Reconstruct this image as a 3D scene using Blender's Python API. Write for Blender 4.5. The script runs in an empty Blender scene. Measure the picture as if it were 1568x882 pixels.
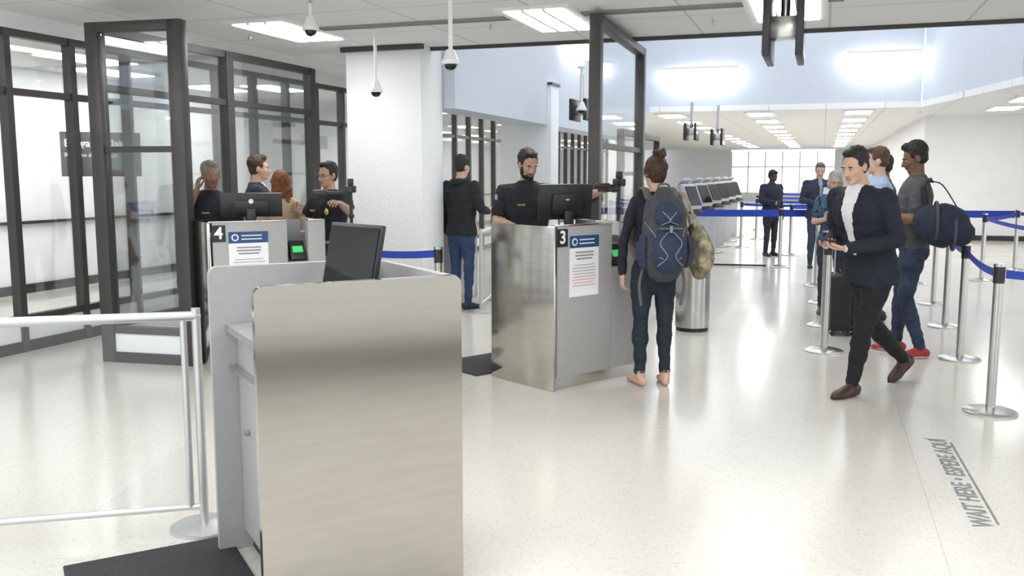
import bpy, bmesh, math, random
from mathutils import Vector, Matrix, noise
from mathutils.bvhtree import BVHTree
random.seed(7)
rad=math.radians
V=Vector
SC=bpy.context.scene
COL=SC.collection
ROOM=rad(-18.8)
def RW(u,w,z=0.0):
    c,s=math.cos(ROOM),math.sin(ROOM)
    return V((c*u-s*w, s*u+c*w, z))
# ------------------------------------------------------------ materials
def mat(name,col,rough=.6,metal=0.,nscale=0,namt=.1,bump=0.,bscale=60,emit=None,stretch=None,coat=0.,spec=.5):
    m=bpy.data.materials.new(name); m.use_nodes=True
    nt=m.node_tree; N=nt.nodes; L=nt.links
    b=N['Principled BSDF']
    b.inputs['Base Color'].default_value=(*col,1); b.inputs['Roughness'].default_value=rough
    b.inputs['Metallic'].default_value=metal
    b.inputs['Coat Weight'].default_value=coat
    b.inputs['Specular IOR Level'].default_value=spec
    if emit:
        b.inputs['Emission Color'].default_value=(*emit[0],1); b.inputs['Emission Strength'].default_value=emit[1]
    if nscale or bump:
        tc=N.new('ShaderNodeTexCoord'); mp=N.new('ShaderNodeMapping'); L.new(tc.outputs['Object'],mp.inputs[0])
        if stretch: mp.inputs['Scale'].default_value=stretch
    if nscale:
        n=N.new('ShaderNodeTexNoise'); n.inputs['Scale'].default_value=nscale; n.inputs['Detail'].default_value=4
        L.new(mp.outputs[0],n.inputs['Vector'])
        r=N.new('ShaderNodeValToRGB')
        r.color_ramp.elements[0].position=.3; r.color_ramp.elements[1].position=.7
        r.color_ramp.elements[0].color=(*[c*(1-namt) for c in col],1)
        r.color_ramp.elements[1].color=(*[min(1,c*(1+namt)) for c in col],1)
        L.new(n.outputs['Fac'],r.inputs[0]); L.new(r.outputs[0],b.inputs['Base Color'])
    if bump:
        n2=N.new('ShaderNodeTexNoise'); n2.inputs['Scale'].default_value=bscale; n2.inputs['Detail'].default_value=3
        L.new(mp.outputs[0],n2.inputs['Vector'])
        bp=N.new('ShaderNodeBump'); bp.inputs['Strength'].default_value=bump; bp.inputs['Distance'].default_value=.01
        L.new(n2.outputs['Fac'],bp.inputs['Height']); L.new(bp.outputs[0],b.inputs['Normal'])
    return m
def glassmat(name,tint=(.97,.985,.99),refl=.03):
    m=bpy.data.materials.new(name); m.use_nodes=True
    nt=m.node_tree; N=nt.nodes; L=nt.links; N.clear()
    o=N.new('ShaderNodeOutputMaterial'); t=N.new('ShaderNodeBsdfTransparent'); g=N.new('ShaderNodeBsdfGlossy')
    t.inputs[0].default_value=(*tint,1); g.inputs['Roughness'].default_value=.03
    lw=N.new('ShaderNodeLayerWeight'); lw.inputs[0].default_value=.3
    mm=N.new('ShaderNodeMath'); mm.operation='MULTIPLY_ADD'; mm.inputs[1].default_value=.35; mm.inputs[2].default_value=refl
    L.new(lw.outputs['Fresnel'],mm.inputs[0])
    mx=N.new('ShaderNodeMixShader'); L.new(mm.outputs[0],mx.inputs[0]); L.new(t.outputs[0],mx.inputs[1]); L.new(g.outputs[0],mx.inputs[2])
    L.new(mx.outputs[0],o.inputs[0]); return m
def floormat():
    m=mat('terrazzo_floor',(.80,.77,.71),.16,spec=.5)
    nt=m.node_tree; N=nt.nodes; L=nt.links; b=N['Principled BSDF']
    tc=N.new('ShaderNodeTexCoord')
    v=N.new('ShaderNodeTexVoronoi'); v.inputs['Scale'].default_value=95; L.new(tc.outputs['Object'],v.inputs['Vector'])
    r=N.new('ShaderNodeValToRGB'); e=r.color_ramp.elements
    e[0].position=.0; e[0].color=(.53,.50,.445,1); e[1].position=.35; e[1].color=(.655,.63,.575,1)
    L.new(v.outputs['Color'],r.inputs[0])
    n=N.new('ShaderNodeTexNoise'); n.inputs['Scale'].default_value=1.1; n.inputs['Detail'].default_value=3; L.new(tc.outputs['Object'],n.inputs['Vector'])
    r2=N.new('ShaderNodeValToRGB'); r2.color_ramp.elements[0].color=(.95,.945,.93,1); r2.color_ramp.elements[1].color=(1,1,1,1)
    L.new(n.outputs['Fac'],r2.inputs[0])
    mx=N.new('ShaderNodeMixRGB'); mx.blend_type='MULTIPLY'; mx.inputs[0].default_value=1; L.new(r.outputs[0],mx.inputs[1]); L.new(r2.outputs[0],mx.inputs[2])
    br=N.new('ShaderNodeTexBrick'); br.offset=0; br.inputs['Scale'].default_value=1
    br.inputs['Brick Width'].default_value=3.0; br.inputs['Row Height'].default_value=6.0; br.inputs['Mortar Size'].default_value=.004
    br.inputs['Color1'].default_value=(1,1,1,1); br.inputs['Color2'].default_value=(1,1,1,1); br.inputs['Mortar'].default_value=(.88,.85,.80,1)
    mp=N.new('ShaderNodeMapping'); mp.inputs['Location'].default_value=(-.55,.4,0); L.new(tc.outputs['Object'],mp.inputs[0]); L.new(mp.outputs[0],br.inputs['Vector'])
    mx2=N.new('ShaderNodeMixRGB'); mx2.blend_type='MULTIPLY'; mx2.inputs[0].default_value=1; L.new(mx.outputs[0],mx2.inputs[1]); L.new(br.outputs['Color'],mx2.inputs[2])
    L.new(mx2.outputs[0],b.inputs['Base Color'])
    rr=N.new('ShaderNodeMapRange'); rr.inputs['To Min'].default_value=.12; rr.inputs['To Max'].default_value=.24; L.new(n.outputs['Fac'],rr.inputs[0]); L.new(rr.outputs[0],b.inputs['Roughness'])
    return m
def ceilmat():
    m=mat('ceiling_tile',(.84,.84,.84),.9)
    nt=m.node_tree; N=nt.nodes; L=nt.links; b=N['Principled BSDF']
    tc=N.new('ShaderNodeTexCoord')
    br=N.new('ShaderNodeTexBrick'); br.offset=0; br.inputs['Scale'].default_value=1
    br.inputs['Brick Width'].default_value=1.2; br.inputs['Row Height'].default_value=1.2; br.inputs['Mortar Size'].default_value=.012
    br.inputs['Color1'].default_value=(.84,.845,.85,1); br.inputs['Color2'].default_value=(.82,.825,.83,1); br.inputs['Mortar'].default_value=(.62,.61,.60,1)
    L.new(tc.outputs['Object'],br.inputs['Vector']); L.new(br.outputs['Color'],b.inputs['Base Color'])
    return m
M={}
M['floor']=floormat(); M['ceil']=ceilmat()
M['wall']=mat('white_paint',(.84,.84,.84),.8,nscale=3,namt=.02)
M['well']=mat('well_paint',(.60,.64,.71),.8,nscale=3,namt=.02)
M['stucco']=mat('white_stucco',(.84,.85,.86),.85,bump=.7,bscale=42)
M['bronze']=mat('dark_bronze_frame',(.065,.06,.058),.42,metal=.3,nscale=6,namt=.1)
M['black']=mat('black_plastic',(.018,.018,.02),.4,nscale=30,namt=.2)
M['gloss']=mat('glossy_black_screen',(.01,.01,.012),.08,nscale=2,namt=.1)
M['steel']=mat('brushed_steel',(.52,.50,.46),.15,metal=1.0,nscale=3,namt=.05,stretch=(1,1,12))
M['steel2']=mat('polished_steel',(.55,.54,.52),.25,metal=.95,nscale=8,namt=.05)
M['alu']=mat('aluminium',(.62,.62,.62),.35,metal=.7,nscale=8,namt=.04)
M['lam']=mat('grey_laminate',(.38,.38,.375),.5,nscale=25,namt=.04)
M['lam2']=mat('grey_laminate_dark',(.27,.27,.27),.5,nscale=25,namt=.04)
M['paper']=mat('white_paper',(.86,.86,.87),.7,nscale=4,namt=.02)
M['signw']=mat('glowing_sign_lettering',(.9,.9,.9),.7,emit=((1,1,1),.5))  # glow added to the lettering to lift its contrast behind the glass
M['ink']=mat('ink_grey',(.25,.25,.27),.8,nscale=5,namt=.05)
M['redink']=mat('ink_red',(.55,.18,.2),.8,nscale=5,namt=.05)
M['blue']=mat('header_blue',(.022,.07,.20),.5,nscale=5,namt=.05)
M['belt']=mat('belt_blue',(.012,.045,.36),.6,nscale=80,namt=.1)
M['rubber']=mat('rubber_mat',(.03,.03,.032),.8,nscale=60,namt=.3,bump=.4,bscale=200)
M['glass']=glassmat('clear_glass')
M['light']=mat('lamp_lens',(1,1,1),.5,emit=((1,.995,.98),14.0))
M['lightw']=mat('wall_lamp_lens',(1,1,1),.5,emit=((.93,.97,1),4.0))
M['winlight']=mat('daylight_window',(.8,.9,1),.5,emit=((.85,.94,1),1.1))
M['green']=mat('green_display',(.05,.5,.15),.3,emit=((.1,.8,.25),.3))
M['red']=mat('exit_red',(.7,.03,.03),.4,emit=((1,.05,.04),.8))
M['gold']=mat('brass_badge',(.75,.55,.18),.3,metal=.8,nscale=30,namt=.1)
M['markink']=mat('floor_ink',(.22,.22,.22),.6,nscale=30,namt=.3)
M['white']=mat('white_plastic',(.80,.80,.80),.4,nscale=5,namt=.02)
M['kiosk']=mat('kiosk_grey',(.42,.43,.45),.45,nscale=5,namt=.03)
M['eyew']=mat('eye_white',(.75,.73,.7),.3); M['iris']=mat('eye_iris',(.03,.018,.01),.2)
# ------------------------------------------------------------ mesh builder
class MB:
    def __init__(s): s.v=[]; s.f=[]; s.l=[]
    def add(s,vs,fs,lab,X=None):
        o=len(s.v)
        s.v+= [ (X@V(v)) if X is not None else V(v) for v in vs]
        for f in fs: s.f.append([o+i for i in f]); s.l.append(lab)
    def box(s,c,size,lab,rz=0,bev=0,X=None,rot=None,seg=2):
        bm=bmesh.new(); bmesh.ops.create_cube(bm,size=1)
        bmesh.ops.scale(bm,vec=size,verts=bm.verts)
        if bev: bmesh.ops.bevel(bm,geom=bm.edges[:],offset=bev,segments=seg,affect='EDGES',profile=.5)
        T=Matrix.Translation(c)@(rot.to_4x4() if rot is not None else Matrix.Rotation(rz,4,'Z'))
        if X is not None: T=X@T
        bm.verts.index_update()
        s.add([v.co.copy() for v in bm.verts],[[v.index for v in f.verts] for f in bm.faces],lab,T); bm.free()
    def ell(s,c,r,lab,X=None,nu=16,nv=10,rot=None):
        vs=[];fs=[]
        if not hasattr(r,'__len__'): r=(r,r,r)
        for j in range(1,nv):
            a=math.pi*j/nv
            for i in range(nu):
                b=2*math.pi*i/nu
                vs.append(V((r[0]*math.sin(a)*math.cos(b),r[1]*math.sin(a)*math.sin(b),r[2]*math.cos(a))))
        vs.append(V((0,0,r[2]))); vs.append(V((0,0,-r[2])))
        if rot is not None: vs=[rot@v for v in vs]
        vs=[v+V(c) for v in vs]
        for j in range(nv-2):
            for i in range(nu):
                k=(i+1)%nu
                fs.append([j*nu+i,(j+1)*nu+i,(j+1)*nu+k,j*nu+k])
        for i in range(nu):
            k=(i+1)%nu
            fs.append([len(vs)-2,i,k]); fs.append([len(vs)-1,(nv-2)*nu+k,(nv-2)*nu+i])
        s.add(vs,fs,lab,X)
    def cyl(s,p0,p1,r0,lab,r1=None,n=20,X=None):
        s.loft([p0,p1],[r0,r0 if r1 is None else r1],lab,n=n,sub=1,rnd=False,X=X)
    def loft(s,pts,rad_,lab,xdir=(1,0,0),n=14,sub=4,rnd=True,X=None,post=None):
        P=[V(p) for p in pts]; R=[(r if hasattr(r,'__len__') else (r,r)) for r in rad_]
        Q=[];S=[]
        def cr(a,b,c,d,t): return .5*((2*b)+(c-a)*t+(2*a-5*b+4*c-d)*t*t+(3*b-a-3*c+d)*t*t*t)
        for i in range(len(P)-1):
            a=P[max(i-1,0)] if i>0 else P[0]*2-P[1]; b=P[i]; c=P[i+1]; d=P[i+2] if i+2<len(P) else P[i+1]*2-P[i]
            ra=R[max(i-1,0)]; rb=R[i]; rc=R[i+1]; rd=R[min(i+2,len(R)-1)]
            for k in range(sub):
                t=k/sub
                Q.append(cr(a,b,c,d,t) if sub>1 else b.lerp(c,t))
                S.append(tuple(max(.001,cr(ra[j],rb[j],rc[j],rd[j],t)) for j in (0,1)))
        Q.append(P[-1]); S.append(R[-1])
        m=len(Q); T=[]
        for i in range(m):
            T.append((Q[min(i+1,m-1)]-Q[max(i-1,0)]).normalized())
        if rnd:
            r0=min(S[0]); r1=min(S[-1]); A=[];AS=[]
            for ph in (65,35):
                A.append(Q[0]-T[0]*r0*math.sin(rad(ph))); AS.append((S[0][0]*math.cos(rad(ph)),S[0][1]*math.cos(rad(ph))))
            B=[];BS=[]
            for ph in (35,65):
                B.append(Q[-1]+T[-1]*r1*math.sin(rad(ph))); BS.append((S[-1][0]*math.cos(rad(ph)),S[-1][1]*math.cos(rad(ph))))
            c0=Q[0]-T[0]*r0; c1=Q[-1]+T[-1]*r1
            T=[T[0]]*2+T+[T[-1]]*2; Q=A+Q+B; S=AS+S+BS; m=len(Q)
        else: c0=Q[0]; c1=Q[-1]
        vs=[];fs=[]; xd=V(xdir)
        for i in range(m):
            x=xd-T[i]*xd.dot(T[i])
            if x.length<1e-3:
                x=V((0,1,0)) if abs(T[i].y)<.9 else V((0,0,1)); x=x-T[i]*x.dot(T[i])
            x.normalize(); y=T[i].cross(x); 
            for k in range(n):
                b=2*math.pi*k/n
                vs.append(Q[i]+x*(S[i][0]*math.cos(b))+y*(S[i][1]*math.sin(b)))
        for i in range(m-1):
            for k in range(n):
                j=(k+1)%n; fs.append([i*n+k,i*n+j,(i+1)*n+j,(i+1)*n+k])
        vs.append(c0.copy()); vs.append(c1.copy()); a=len(vs)-2
        for k in range(n):
            j=(k+1)%n; fs.append([a,j,k]); fs.append([a+1,(m-1)*n+k,(m-1)*n+j])
        if post: vs=[post(v) for v in vs]
        s.add(vs,fs,lab,X)
    def poly(s,pts,lab,X=None):
        s.add(pts,[list(range(len(pts)))],lab,X)
    def prism(s,pts2,z0,z1,lab,X=None):
        n=len(pts2); vs=[(p[0],p[1],z0) for p in pts2]+[(p[0],p[1],z1) for p in pts2]
        fs=[list(range(n))[::-1],list(range(n,2*n))]+[[i,(i+1)%n,n+(i+1)%n,n+i] for i in range(n)]
        s.add(vs,fs,lab,X)
    def obj(s,name,loc=(0,0,0),rz=0,mats=None,parent=None,sharp=38,fixn=True):
        mats=mats or M
        me=bpy.data.meshes.new(name); me.from_pydata([tuple(v) for v in s.v],[],s.f)
        labs=[]
        for l in s.l:
            if l not in labs: labs.append(l)
        for l in labs: me.materials.append(mats[l] if l in mats else M[l])
        me.polygons.foreach_set('material_index',[labs.index(l) for l in s.l])
        me.polygons.foreach_set('use_smooth',[True]*len(s.f)); me.update()
        if fixn:
            bm=bmesh.new(); bm.from_mesh(me); bmesh.ops.recalc_face_normals(bm,faces=bm.faces); bm.to_mesh(me); bm.free()
        me.set_sharp_from_angle(angle=rad(sharp))
        o=bpy.data.objects.new(name,me); COL.objects.link(o); o.location=loc; o.rotation_euler=(0,0,rz)
        if parent: o.parent=parent
        return o
def text(name,body,size,m,parent=None,X=None,align='CENTER',ext=.0008,bold=0):
    c=bpy.data.curves.new(name,'FONT'); c.body=body; c.size=size; c.align_x=align; c.align_y='CENTER'; c.extrude=ext; c.offset=bold
    c.materials.append(m); o=bpy.data.objects.new(name,c); COL.objects.link(o)
    if parent: o.parent=parent
    if X is not None: o.matrix_local=X
    return o
# ------------------------------------------------------------ room shell (room coordinates u,w)
CZ=3.0
b=MB(); b.prism([(-12,-6),(14,-6),(14,57),(-12,57)],-.1,0,'floor'); b.obj('floor',rz=ROOM)
b=MB()
b.prism([(-12,2.5),(14,2.5),(14,9.55),(-12,9.55)],CZ,CZ+.12,'ceil')
b.prism([(-12,9.55),(-4.55,9.55),(-4.55,57),(-12,57)],CZ,CZ+.12,'ceil')
b.prism([(-4.55,21.0),(1.9,21.3),(2.9,16.5),(4.5,9.55),(14,9.55),(14,57),(-4.55,57)],CZ,CZ+.12,'ceil')
b.obj('ceiling',rz=ROOM)
b=MB()
def wallseg(b,p,q,z0,z1,lab,th=.12):
    p=V(p);q=V(q); d=(q-p).normalized(); nrm=V((-d.y,d.x))*th
    b.prism([p,q,q+nrm,p+nrm],z0,z1,lab)
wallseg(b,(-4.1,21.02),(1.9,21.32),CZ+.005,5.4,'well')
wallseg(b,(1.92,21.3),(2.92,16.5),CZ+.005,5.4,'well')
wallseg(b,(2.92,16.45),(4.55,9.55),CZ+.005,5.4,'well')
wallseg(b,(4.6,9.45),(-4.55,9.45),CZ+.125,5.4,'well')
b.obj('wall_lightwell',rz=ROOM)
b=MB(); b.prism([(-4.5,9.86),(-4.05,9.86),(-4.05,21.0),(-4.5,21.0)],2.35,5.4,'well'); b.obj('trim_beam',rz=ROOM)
b=MB(); b.box((-.1,9.53,2.985),(9.9,.035,.05),'bronze'); b.box((-4.66,9.23,2.97),(1.0,.05,.05),'bronze'); b.obj('trim_ceiling_edge',rz=ROOM)
b=MB()
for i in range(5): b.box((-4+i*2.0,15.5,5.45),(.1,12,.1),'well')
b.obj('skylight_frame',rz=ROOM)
b=MB(); b.box((-4.66,9.55,1.5),(.92,.6,3.0),'stucco',bev=.01); b.obj('column',rz=ROOM)
b=MB(); b.box((-4.4,13.8,1.5),(.82,.42,3.0),'stucco',bev=.01); b.box((-4.4,13.8,2.97),(.86,.46,.04),'bronze'); b.obj('column',rz=ROOM)
b=MB(); b.box((-5.2,24.5,1.5),(.6,.6,2.998),'stucco',bev=.01); b.obj('column',rz=ROOM)
b=MB()
b.box((8.1,24.46,1.5),(11.6,.12,3.0),'wall')
b.box((2.36,39.6,1.5),(.12,30.1,3.0),'wall'); b.obj('wall_right',rz=ROOM)
b=MB(); b.box((8.1,24.385,.06),(11.6,.03,.12),'black'); b.obj('baseboard_right',rz=ROOM)
b=MB(); b.box((-9,56,1.5),(7.5,.12,3.0),'wall'); b.box((1.5,56,1.5),(1.8,.12,3.0),'wall'); b.box((-2.4,56,.25),(6,.12,.5),'wall'); b.obj('wall_far',rz=ROOM)
b=MB(); b.poly([(-5.2,55.98,.5),(.6,55.98,.5),(.6,55.98,2.9),(-5.2,55.98,2.9)],'winlight')
for i in range(7): b.box((-5.2+i*.97,55.9,1.7),(.07,.1,2.4),'alu')
b.box((-2.3,55.9,2.0),(5.8,.1,.07),'alu'); b.obj('window_1',rz=ROOM)
b=MB(); b.box((-10.2,24,1.5),(.12,60,3.0),'wall'); b.obj('wall_corridor',rz=ROOM)
b=MB(); b.box((-10.11,24,.06),(.04,60,.12),'black'); b.box((-10.1,24,.95),(.05,60,.04),'black'); b.obj('baseboard_corridor',rz=ROOM)
b=MB(); p=V((.8,-1.0)); q=V((3.9,1.62)); d=(q-p).normalized(); nn=V((d.y,-d.x))*.1
b.prism([p,q,q+nn,p+nn],0,3,'wall'); b.obj('unseen_reflected_wall')  # unseen wall added beside the camera for the near steel panel to mirror
b=MB(); b.prism([p-nn*.2,q-nn*.2,q,p],0,.22,'black'); b.obj('unseen_reflected_baseboard')  # unseen black strip, added to reflect as a dark band in the steel
def glazed(name,u,w0,w1,step,ztop=2.86,low=.3,mid=2.32,pw=.09,head=True,posts=None,rot=ROOM,loc=(0,0,0)):
    b=MB(); L=w1-w0; c=(w0+w1)/2
    def B(cw,z,sw,sz,lab,t=.08): b.box((u,cw,z),(t,sw,sz),lab)
    B(c,ztop-.03,L,.07,'bronze'); B(c,mid,L,.06,'bronze',.07); B(c,low,L,.06,'bronze',.07)
    B(c,low/2+.04,L,low-.08,'wall',.05); B(c,.05,L,.1,'black',.09)
    if head: B(c,(ztop+CZ)/2,L,CZ-ztop,'wall',.1)
    P=posts or [w0+i*step for i in range(int(L/step+.01)+1)]
    for p in P: B(p,ztop/2,pw,ztop,'bronze',.1)
    B(c,(low+ztop)/2,L,ztop-low-.06,'glass',.008)
    return b.obj(name,rz=rot,loc=loc)
glazed('window_2',-6.8,.35,34,.735*1.0,pw=.065)
glazed('glass_partition',-5.8,6.3,9.6,1.7,ztop=2.83,mid=2.32,posts=[8.0,9.6],head=False,pw=.11)
def screen(name,p0,p1,zt,mid=(1.8,),low=None,pw=.12,glass=True,top=True):
    p0=V(p0);p1=V(p1); d=p1-p0; L=d.length; a=math.atan2(d.y,d.x); b=MB()
    for x in (0,L): b.box((x,0,zt/2),(pw,.1,zt),'bronze',bev=.004)
    if top: b.box((L/2,0,zt-.04),(L,.1,.08),'bronze',bev=.004)
    for m_ in mid: b.box((L/2,0,m_),(L-pw,.06,.05),'bronze')
    if low:
        b.box((L/2,0,low),(L-pw,.07,.06),'bronze'); b.box((L/2,0,low/2+.03),(L-pw,.05,low-.08),'wall'); b.box((L/2,0,.045),(L,.09,.09),'black')
    if glass: b.box((L/2,0,((low or .1)+zt)/2),(L-pw,.008,zt-(low or .1)-.1),'glass')
    return b.obj(name,loc=(p0.x,p0.y,0),rz=a)
screen('glass_screen',(-3.44,7.68),(-2.70,7.50),2.83,low=.28)
screen('glass_screen',(.72,7.95),(1.40,10.1),2.95,mid=(1.85,),low=.28,pw=.12)
q0=RW(-2.6,12.2);q1=RW(-2.6,15.0)
screen('glass_screen',(q0.x,q0.y),(q1.x,q1.y),2.2,mid=(1.6,),low=.28,pw=.09)
def cl_mesh():
    b=MB(); b.box((0,0,0),(.66,1.26,.03),'white')
    for x in (-.185,0,.185): b.box((x,0,-.017),(.15,1.14,.008),'light')
    for x in (-.0925,.0925): b.box((x,0,-.02),(.03,1.14,.012),'white')
    return b
first=None
def clight(u,w,z=CZ):
    global first
    if first is None:
        first=cl_mesh().obj('ceiling_light'); o=first
    else:
        o=bpy.data.objects.new('ceiling_light',first.data); COL.objects.link(o)
    p=RW(u,w,z-.012); o.location=p; o.rotation_euler=(0,0,ROOM)
for (x,y) in [(-2.17,9.13),(.36,8.45),(-4.05,9.66),(2.32,7.9),(-3.4,12.1),(-5.5,12.7),(-4.8,15.1),(-2.9,14.5)]:
    c,s=math.cos(ROOM),math.sin(ROOM); clight(c*x+s*y,-s*x+c*y)
for u in (-6.2,-4.0,-1.9,.2,2.3): clight(u,3.6)
for i in range(10):
    for u in (-3.5,-1.45,.7): clight(u,22.3+i*3.0)
for u,w in ((3.6,19.4),(3.6,21.9),(6.2,17.5)): clight(u,w)
for w in (5,9,13,19,25): clight(-8.5,w)
for w in (17,20,23,26): clight(-5.7,w)
b=MB(); b.box((-2.7,20.86,3.74),(1.65,.2,.3),'lightw',bev=.03); b.box((-2.7,20.86,3.93),(1.7,.24,.05),'white'); b.obj('wall_light',rz=ROOM)
b=MB(); b.box((1.1,21.0,3.95),(1.4,.2,.3),'lightw',bev=.03); b.box((1.1,21.0,4.14),(1.45,.24,.05),'white'); b.obj('wall_light',rz=ROOM)
b=MB(); b.box((-3.93,15.0,3.65),(.2,1.4,.2),'lightw',bev=.03); b.box((-3.93,15.0,3.78),(.24,1.45,.05),'white'); b.obj('wall_light',rz=ROOM)
def seccam(X,Y,zb):
    b=MB(); b.cyl((0,0,CZ-.001),(0,0,zb+.14),.016,'white',n=12); b.cyl((0,0,CZ-.001),(0,0,CZ-.02),.06,'white')
    b.cyl((0,0,zb+.14),(0,0,zb+.06),.03,'white',r1=.062); b.cyl((0,0,zb+.06),(0,0,zb+.03),.068,'white')
    b.ell((0,0,zb+.03),(.05,.05,.045),'gloss'); b.obj('security_camera',loc=(X,Y,0))
seccam(-1.63,7.55,2.72); seccam(-.47,7.1,2.40); seccam(-1.33,9.05,2.36); seccam(.92,12.2,2.40)
p=RW(-6.6,20.5,2.45); b=MB(); b.box((0,0,0),(.32,.05,.16),'white'); b.box((0,-.03,0),(.26,.01,.11),'red'); b.cyl((0,0,.08),(0,0,CZ-2.45),.01,'white'); b.obj('exit_sign',loc=p)
b=MB(); b.box((0,0,0),(.84,.06,.50),'black',bev=.005)
for x in (-.3,.3): b.cyl((x,0,.24),(x,0,1.18),.012,'bronze')
sg=b.obj('baggage_claim_sign',loc=(-4.70,10.5,1.82),rz=rad(24))
text('sign_text','Baggage Claim',.118,M['signw'],sg,Matrix.Translation((-.38,-.036,.12))@Matrix.Rotation(rad(90),4,'X'),align='LEFT',bold=.002)
text('sign_subtext','Reclamo de equipaje',.065,M['signw'],sg,Matrix.Translation((-.38,-.036,-.01))@Matrix.Rotation(rad(90),4,'X'),align='LEFT')
for (u,w) in [(-3,8.2),(-1.0,8.6),(.9,8.0),(-5.5,8.0),(-3.9,6.5),(2,22.5),(3.2,18.5)]:
    b=MB(); b.cyl((0,0,-.001),(0,0,-.012),.035,'white'); b.cyl((0,0,-.01),(0,0,-.05),.01,'steel2'); b.cyl((0,0,-.05),(0,0,-.055),.022,'steel2'); b.obj('sprinkler',loc=RW(u,w,CZ))
for (u,w) in [(-4.7,11.5),(-5.4,13.6)]:
    b=MB(); 
    for i,r in enumerate((.28,.21,.14,.07)): b.box((0,0,-.008-.008*i),(r*2,r*2,.008),'white' if i%2==0 else 'lam')
    b.obj('air_vent',loc=RW(u,w,CZ),rz=ROOM)
b=MB()
for i in range(4): b.box((0,i*.04,-.01),(5.0,.012,.016),'lam2')
b.obj('linear_air_vent',loc=RW(-2.4,7.9,CZ),rz=ROOM)
def hangmon(X,Y,z,wd=.55,ht=.34,rz=ROOM+rad(90),gap=.1):
    b=MB()
    for sy in (-1,1):
        b.box((0,sy*gap,0),(wd,.045,ht),'black',bev=.008); b.box((0,sy*(gap+.024),0),(wd-.04,.006,ht-.04),'gloss')
    b.box((0,0,0),(.18,gap*2,.14),'steel2',bev=.01); b.cyl((0,0,0),(0,0,CZ-z),.03,'steel2')
    b.obj('hanging_monitor',loc=(X,Y,z),rz=rz)
hangmon(1.80,6.15,2.55,.6,.42)
hangmon(3.55,18.2,2.42,.5,.34); hangmon(4.25,19.0,2.35,.5,.34); hangmon(1.0,13.2,2.5,.5,.3)
# ------------------------------------------------------------ booths
def sheet(b,x0,x1,z0,z1,y,header=.09,lines=8):
    b.box(((x0+x1)/2,y,(z0+z1)/2),(x1-x0,.003,z1-z0),'paper')
    b.box(((x0+x1)/2,y-.002,z1-header/2),(x1-x0,.003,header),'blue')
    cx=x0+.05
    b.cyl((cx,y-.003,z1-header/2),(cx,y-.006,z1-header/2),.028,'paper',n=20); b.cyl((cx,y-.006,z1-header/2),(cx,y-.008,z1-header/2),.018,'blue',n=16)
    for i in range(2): b.box((x0+.18,y-.005,z1-header/2+.014-i*.028),(.16,.002,.008),'paper')
    w=x1-x0
    for i in range(3): b.box(((x0+x1)/2,y-.003,z1-header-.035-i*.024),(w*(.62-.1*(i==2)),.002,.010),'ink')
    for i in range(lines):
        b.box(((x0+x1)/2-.0*i,y-.003,z1-header-.13-i*.022),(w*(.8 if i%3 else .7),.0015,.004),'ink' if i<4 else 'redink')
def booth(A,ang,num,W=.93,D=.69,Hh=1.22,sheetz=.69):
    b=MB(); t=.03; n0=W*.66; n1=W*.85
    b.box((n0/2+.015,t/2,(Hh+.09)/2),(n0-.03,t,Hh-.09),'lam',bev=.003)
    b.box(((n0+n1)/2,t/2,(.09+.88)/2),(n1-n0,t,.88-.09),'lam')
    b.box(((n1+W)/2,t/2+.03,(Hh+.09)/2),(W-n1,t+.06,Hh-.09),'lam',bev=.003)
    b.box((W/2+.01,.045,.045),(W-.03,.03,.09),'steel2')
    b.box((.0,D/2,Hh/2),(.028,D+.02,Hh),'steel',bev=.006)
    b.box((W,D/2+.02,Hh/2),(.028,D-.02,Hh),'steel2',bev=.004)
    b.box((n0,.12,1.05),(.02,.2,.34),'lam'); b.box(((n0+n1)/2,.13,.88),(n1-n0,.22,.02),'lam2'); b.box(((n0+n1)/2,.23,1.05),(n1-n0,.02,.34),'lam2')
    b.box((W/2,D*.55,.76),(W-.03,D*.8,.03),'lam2'); b.box((W/2,D*.55,1.10),(W*.98,.30,.02),'lam2') 
    b.box((n0/2,.018,Hh+.004),(n0,.045,.012),'steel2',bev=.003); b.box(((n1+W)/2,.04,Hh+.004),(W-n1,.1,.012),'steel2',bev=.003)
    b.box((.075,-.004,Hh-.085),(.105,.006,.13),'black')
    sheet(b,.15,.46,sheetz,Hh-.075,-.003)
    Rx=Matrix.Rotation(rad(-28),3,'X')
    b.box(((n0+n1)/2+.01,.07,.97),(.13,.05,.17),'black',rot=Rx,bev=.01); b.box(((n0+n1)/2+.01,.046,.985),(.085,.006,.055),'green',rot=Rx)
    b.box(((n0+n1)/2+.01,.045,.92),(.08,.006,.03),'white',rot=Rx)
    o=b.obj('inspection_booth',loc=(A[0],A[1],0),rz=ang)
    text('booth_number',num,.13,M['paper'],o,Matrix.Translation((.075,-.009,Hh-.085))@Matrix.Rotation(rad(90),4,'X'),bold=.003)
    return o
booth((.309,6.56),rad(41.4),'3')
booth((-2.36,7.05),rad(29.4),'4')
B5=V((-.72,11.2)); e1=RW(1,0).to_2d(); A5=B5-e1*.9; booth((A5.x,A5.y),ROOM,'5')
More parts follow.
